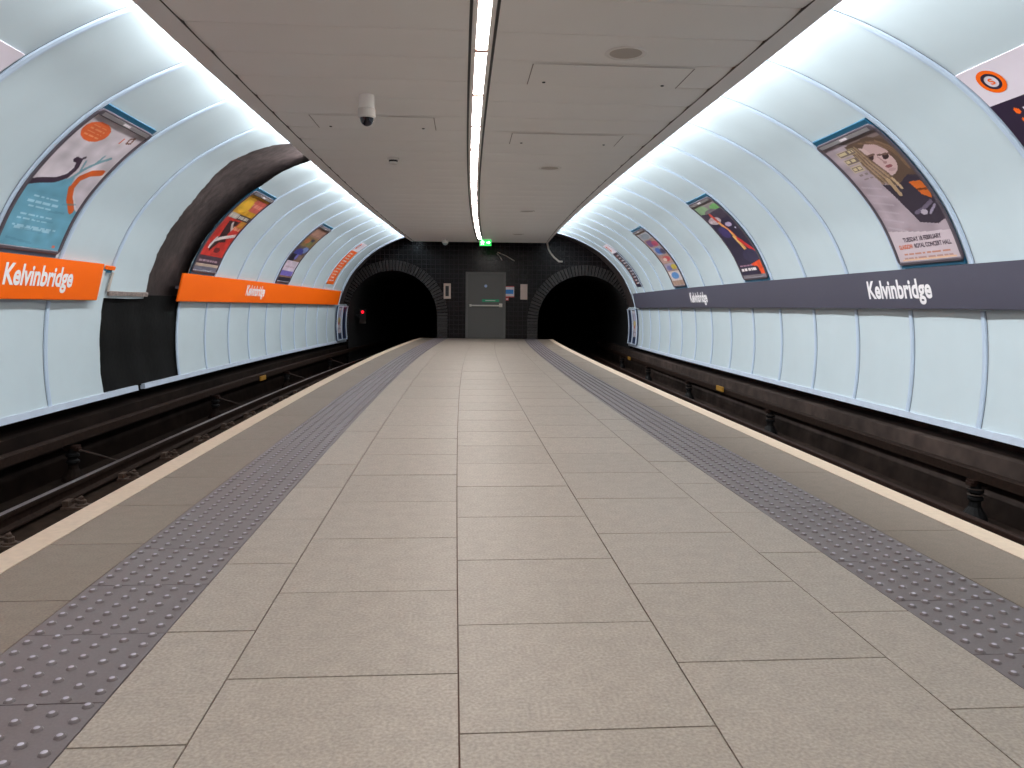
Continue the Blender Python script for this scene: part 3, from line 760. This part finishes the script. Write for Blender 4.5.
wc_ = thing('small_camera', 'small pale dome fitting under the far end of the ceiling', 'security camera', loc, rz)
b = MB(); b.lathe([(.05,0),(.05,-.04),(.085,-.05),(.085,-.1)], 20); b.build('housing', m_ivory, wc_)
b = MB(); b.lathe([(.08,-.098),(.06,-.14),(.02,-.16)], 20); b.build('lens_dome', mat('pale_glass', (170,180,178), .2), wc_)
# access hatches
hatch = None
for i, (u0, u1, s0, lb) in enumerate(((.28, 1.53, 6.05, 'flush ceiling hatch beside the nearest speaker'), (.27, 1.47, 8.45, 'flush ceiling hatch beyond the nearest speaker'), (-1.755, -.54, 7.85, 'flush ceiling hatch beside the dome camera'))):
    o = thing('ceiling_hatch', lb, 'hatch', M((u0+u1)/2, s0+.3, CZ)); ro = o.location
    b = MB(); b.slab(lambda s, u, z: M(u, s, z), frange(s0+.025, s0+.575, .28), [u0+.004, u1-.004], CZ-.0014, CZ+.001); b.build('panel', m_ceil, o, ro)
    b = MB()
    for u in (u0, u1): b.slab(lambda s, q, z: M(q, s, z), [s0+.03, s0+.57], [u-.004, u+.004], CZ-.0028, CZ)
    b.build('seam', m_seam, o, ro)
    for u in (u0+.13, u1-.13):
        b = MB(); b.lathe([(.014,0),(.014,-.006),(.01,-.008)], 12, M(u, s0+.5, CZ)); b.build('key_lock', m_blk, o, ro)
# green exit sign at the end of the light line
loc = M(.03, 21.6, 2.645)
ex = thing('exit_sign', 'lit green emergency exit sign hanging at the far end of the ceiling', 'exit sign', loc, -heading(21.6))
b = MB(); b.box((-.19,-.02,-.01),(.19,.02,.2)); b.build('lightbox', m_glowg, ex)
b = MB()
b.lathe([(.0,-.021),(.02,-.0215)], 12, (-.10,0,.165), axis='y')
for quad in ([(-.125,.14),(-.075,.14),(-.085,.085),(-.12,.085)], [(-.12,.09),(-.095,.09),(-.13,.02),(-.155,.02)], [(-.105,.09),(-.085,.09),(-.045,.03),(-.07,.02)], [(-.075,.14),(-.03,.11),(-.035,.095),(-.08,.115)], [(-.125,.14),(-.165,.105),(-.155,.095),(-.12,.115)],
             [(.03,.115),(.10,.115),(.10,.075),(.03,.075)], [(.10,.15),(.16,.095),(.10,.04)]):
    i0 = b.add([(x, -.0215, z) for x, z in quad]); b.face([i0+q for q in range(len(quad))])
b.build('running_figure_and_arrow', m_gloww, ex)
b = MB(); b.box((-.10,-.006,.2),(-.088,.006,.27)); b.box((.088,-.006,.2),(.10,.006,.27)); b.build('hanger', m_chrome, ex); ex.scale = (.85, .85, .85)

# ------------------------------------------------------------------ end wall with the two tunnel mouths
PRT = {-1: (-2.85, .68, 1.36), 1: (3.0, .53, 1.42)}
ew = MB()
def E(u, z, d=0.0): return M(u, SE+d, z - KZ*(SE-S0)**2*0)
us = sorted(set([round(x, 4) for x in frange(-4.5, 4.5, .1)] + [round(c+r*math.cos(math.radians(t)), 4) for c, zc, r in PRT.values() for t in range(0, 181, 6)]))
def hole_top(u):
    for c, zc, r in PRT.values():
        if abs(u-c) < r+1e-6: return zc+math.sqrt(max(0, r*r-(u-c)**2))
    return None
for a, b_ in zip(us[:-1], us[1:]):
    mid = (a+b_)/2; inside = any(abs(mid-c) < r for c, zc, r in PRT.values())
    za = hole_top(a) if inside else -.9; zb = hole_top(b_) if inside else -.9
    q = [(a, za), (b_, zb), (b_, 3.4), (a, 3.4)]
    i0 = ew.add([E(*p) for p in q]); ew.face((i0, i0+1, i0+2, i0+3), 0, [p for p in q])
wb = struct(ew.build('wall_back', m_tile))
for side, nm in ((-1, 'left'), (1, 'right')):
    c, zc, r = PRT[side]
    b = MB(); th = .31; path = []
    nleg = max(1, int(round(zc/.085))); narc = 48
    blocks = []
    for k in range(nleg):     # straight legs of the platform-side jamb and far jamb
        z0, z1 = zc*k/nleg+.006, zc*(k+1)/nleg-.006
        for sg in (-1, 1):
            blocks.append([(c+sg*r, z0), (c+sg*(r+th), z0), (c+sg*(r+th), z1), (c+sg*r, z1)])
    for k in range(narc):
        t0, t1 = math.pi*k/narc+.010, math.pi*(k+1)/narc-.010
        blocks.append([(c+q*math.cos(t), zc+q*math.sin(t)) for q, t in ((r, t0), (r+th, t0), (r+th, t1), (r, t1))])
    for bl in blocks:
        b.slab(lambda i, j, d: E(bl[0][0]*(1-i)*(1-j)+bl[1][0]*i*(1-j)+bl[2][0]*i*j+bl[3][0]*(1-i)*j, bl[0][1]*(1-i)*(1-j)+bl[1][1]*i*(1-j)+bl[2][1]*i*j+bl[3][1]*(1-i)*j, d), [0, 1], [0, 1], .25, -.035)
    b.build('brick_arch', m_arch, wb)
    t = MB()
    loop = [(c-r, -.9), (c-r, zc)]+[(c-r*math.cos(math.pi*k/24), zc+r*math.sin(math.pi*k/24)) for k in range(1, 24)]+[(c+r, zc), (c+r, -.9)]
    ds = frange(0, 13, 1.0)
    i0 = t.add([M(u, SE+d, z) for d in ds for u, z in loop]); n = len(loop)
    for i in range(len(ds)-1):
        for q in range(n): t.face((i0+i*n+q, i0+(i+1)*n+q, i0+(i+1)*n+(q+1) % n, i0+i*n+(q+1) % n))
    t.face([i0+(len(ds)-1)*n+q for q in range(n)])
    struct(t.build('wall_tunnel_'+nm, m_tube))

# door
def eo(u, z, d=0.0): return Vector(E(u, z, d))
def ebox(mb, u0, u1, z0, z1, d0, d1, m=0): mb.box((u0, d0, z0), (u1, d1, z1), m, lambda u, d, z: E(u, z, d))
dr = bpy.data.objects.new('door_1', None); COL.objects.link(dr); dr.location = E(-.01, 0); dr['kind'] = 'structure'; ro = dr.location
b = MB(); ebox(b, -.62,-.555,0,2.02,-.06,.03); ebox(b, .535,.60,0,2.02,-.06,.03); ebox(b, -.555,.535,1.965,2.02,-.06,.03); b.build('door_frame', m_dfr, dr, ro)
b = MB(); ebox(b, -.555,.535,0.005,1.965,-.025,.02); leaf = b.build('door_leaf', m_door, dr, ro)
b = MB(); b.tube([E(-.50,1.008,-.085), E(0,1.008,-.085), E(.49,1.008,-.085)], .024, 12); ebox(b,-.50,-.44,.97,1.045,-.075,-.02); ebox(b,.40,.50,.965,1.075,-.09,-.02); b.build('push_bar', m_chrome, leaf, ro)
b = MB(); ebox(b, -.12,.40,1.12,1.20,-.03,-.024); ebox(b, -.02,.28,1.152,1.17,-.0315,-.029, 1); b.build('green_door_sign', [m_green, m_nwhite], leaf, ro)
b = MB(); b.lathe([(.045,-.026),(.045,-.03)], 18, (0,0,0), axis='y'); b.v = [tuple(eo(x-.01, z+1.60, d)) for x, d, z in b.v]; b.build('round_door_sign', mat('door_disc', (160,180,222), .5), leaf, ro)
# fittings on the end wall
def wallthing(name, label, cat, u, z): return thing(name, label, cat, E(u, z, -.0))
o = wallthing('wall_notice', 'white and blue notice with red border beside the grey door', 'sign', .72, 1.28); ro = o.location
b = MB(); ebox(b, .585,.855,1.27,1.60,-.02,0); ebox(b, .585,.855,1.27,1.295,-.024,-.01, 1); ebox(b, .585,.855,1.58,1.60,-.024,-.01, 1); b.build('board', [m_nwhite, m_nred], o, ro)
b = MB(); ebox(b, .597,.843,1.30,1.575,-.023,-.019); ebox(b, .60,.83,1.37,1.50,-.026,-.022, 1); b.build('printed_sheet', [m_nwhite, m_blue], o, ro)
o = wallthing('call_point', 'small red call point under the blue notice', 'call point', .64, 1.18); ro = o.location
b = MB(); ebox(b, .60,.69,1.17,1.255,-.04,0); b.build('box', m_nred, o, ro)
b = MB(); ebox(b, .62,.67,1.19,1.235,-.045,-.038); b.build('face_plate', m_nwhite, o, ro)
for u0, u1, lb, dark in ((1.045, 1.257, 'plain beige wall box right of the grey door', False), (-1.288, -1.075, 'beige wall box with dark window left of the grey door', True)):
    o = wallthing('wall_box', lb, 'box', (u0+u1)/2, 1.2); ro = o.location
    b = MB(); ebox(b, u0, u1, 1.205, 1.665, -.05, 0); ebox(b, u0+.012, u1-.012, 1.22, 1.65, -.055, -.048); b.build('case', m_beige, o, ro)
    b = MB()
    if dark: ebox(b, u0+.055, u1-.055, 1.28, 1.59, -.058, -.053); b.build('window', m_blk, o, ro)
    else: ebox(b, u0+.09, u1-.09, 1.57, 1.60, -.06, -.053); b.build('lock', m_grille, o, ro)
# conduit at the right end of the ceiling
b = MB(); b.tube([E(1.80,2.95,-.08), E(1.84,2.90,-.08), E(1.88,2.72,-.08), E(1.95,2.60,-.08), E(2.06,2.47,-.08), E(2.20,2.36,-.08), E(2.30,2.36,-.02)], .028, 10)
tag(b.build('conduit', m_ivory, None, E(1.9, 2.4)), 'pale bent conduit at the far right corner of the ceiling', 'pipe')
b = MB()  # thin tubes modelling lamp reflections in the glazed tiles
for (u0, z0), (u1, z1) in (((.32,2.58),(.48,2.38)), ((.34,2.62),(.86,2.36))): b.tube([E(u0,z0,-.03), E((u0+u1)/2,(z0+z1)/2+.02,-.03), E(u1,z1,-.03)], .014, 8)
tag(b.build('wall_cable', m_grille, None, E(.4, 2.4)), 'grey streaks standing in for reflected light on the dark tiles above the grey door', 'cable')
# signal in the left tunnel
loc = M(-3.93, 24.6, .36)
sg = thing('tunnel_signal', 'red signal lamp glowing inside the left tunnel', 'signal', loc, -heading(24.6))
b = MB(); b.box((-.09,-.05,.18),(.09,.1,.5)); b.build('housing', m_blk, sg)
b = MB(); b.lathe([(.036,-.052),(.040,-.075),(.042,-.05)], 16, (0,0,.41), axis='y'); b.build('red_lens', m_red, sg)
b = MB(); b.box((-.1,-.06,.05),(.1,-.03,.17)); b.build('number_plate', m_plinth, sg)
b = MB(); b.box((-.22,.0,.27),(-.08,.04,.33)); b.build('bracket', m_blk, sg)

# ------------------------------------------------------------------ lamps: battens on top of the ceiling edges washing the vault
for side in (-1, 1):
    for i in range(24):
        s = -6.3+1.2*i
        if s+1.1 > CE+.15: break
        ld = bpy.data.lights.new('batten', 'AREA'); ld.shape = 'RECTANGLE'; ld.size = 1.1; ld.size_y = .06
        ld.energy = 23 if side > 0 else 18; ld.spread = math.radians(160); ld.color = (.96, .985, 1.0)
        lo = bpy.data.objects.new('batten_lamp', ld); COL.objects.link(lo)
        lo.location = M(eL(s+.6)-.005 if side < 0 else eR(s+.6)+.005, s+.6, CZ+.135)
        tilt = math.radians(-42 if side > 0 else -22); d = Vector((side*math.cos(tilt), 0, math.sin(tilt)))
        rot = d.to_track_quat('-Z', 'Y').to_matrix()
        h_ = heading(s)
        # long side of the lamp along the platform
        zax = -d; xax = Vector((math.sin(h_), math.cos(h_), 0)); xax = (xax - zax*xax.dot(zax)).normalized(); yax = zax.cross(xax)
        lo.rotation_euler = Matrix((xax, yax, zax)).transposed().to_euler()

# ------------------------------------------------------------------ world, camera, view
w = bpy.data.worlds.new('World'); SC.world = w; w.use_nodes = True
w.node_tree.nodes['Background'].inputs[0].default_value = (.8,.85,.9,1); w.node_tree.nodes['Background'].inputs[1].default_value = .12
F, PITCH, YAW, ROLL = 772.768, .1033227, .0760245, -.0109217
fw = Vector((math.sin(YAW)*math.cos(PITCH), math.cos(YAW)*math.cos(PITCH), -math.sin(PITCH)))
rt = Vector((math.cos(YAW), -math.sin(YAW), 0)); up = rt.cross(fw)
rt2 = rt*math.cos(ROLL)-up*math.sin(ROLL); up2 = rt*math.sin(ROLL)+up*math.cos(ROLL)
cam = bpy.data.cameras.new('Camera'); co = bpy.data.objects.new('Camera', cam); COL.objects.link(co)
cam.sensor_fit = 'HORIZONTAL'; cam.sensor_width = 36; cam.lens = F*36/1024; cam.clip_start = .05
co.matrix_world = Matrix(((rt2.x, up2.x, -fw.x, 0), (rt2.y, up2.y, -fw.y, 0), (rt2.z, up2.z, -fw.z, H), (0,0,0,1)))
SC.camera = co
vs = SC.view_settings
vs.view_transform = 'Standard'; vs.look = 'None'; vs.gamma = 1; vs.exposure = 0; vs.use_curve_mapping = False
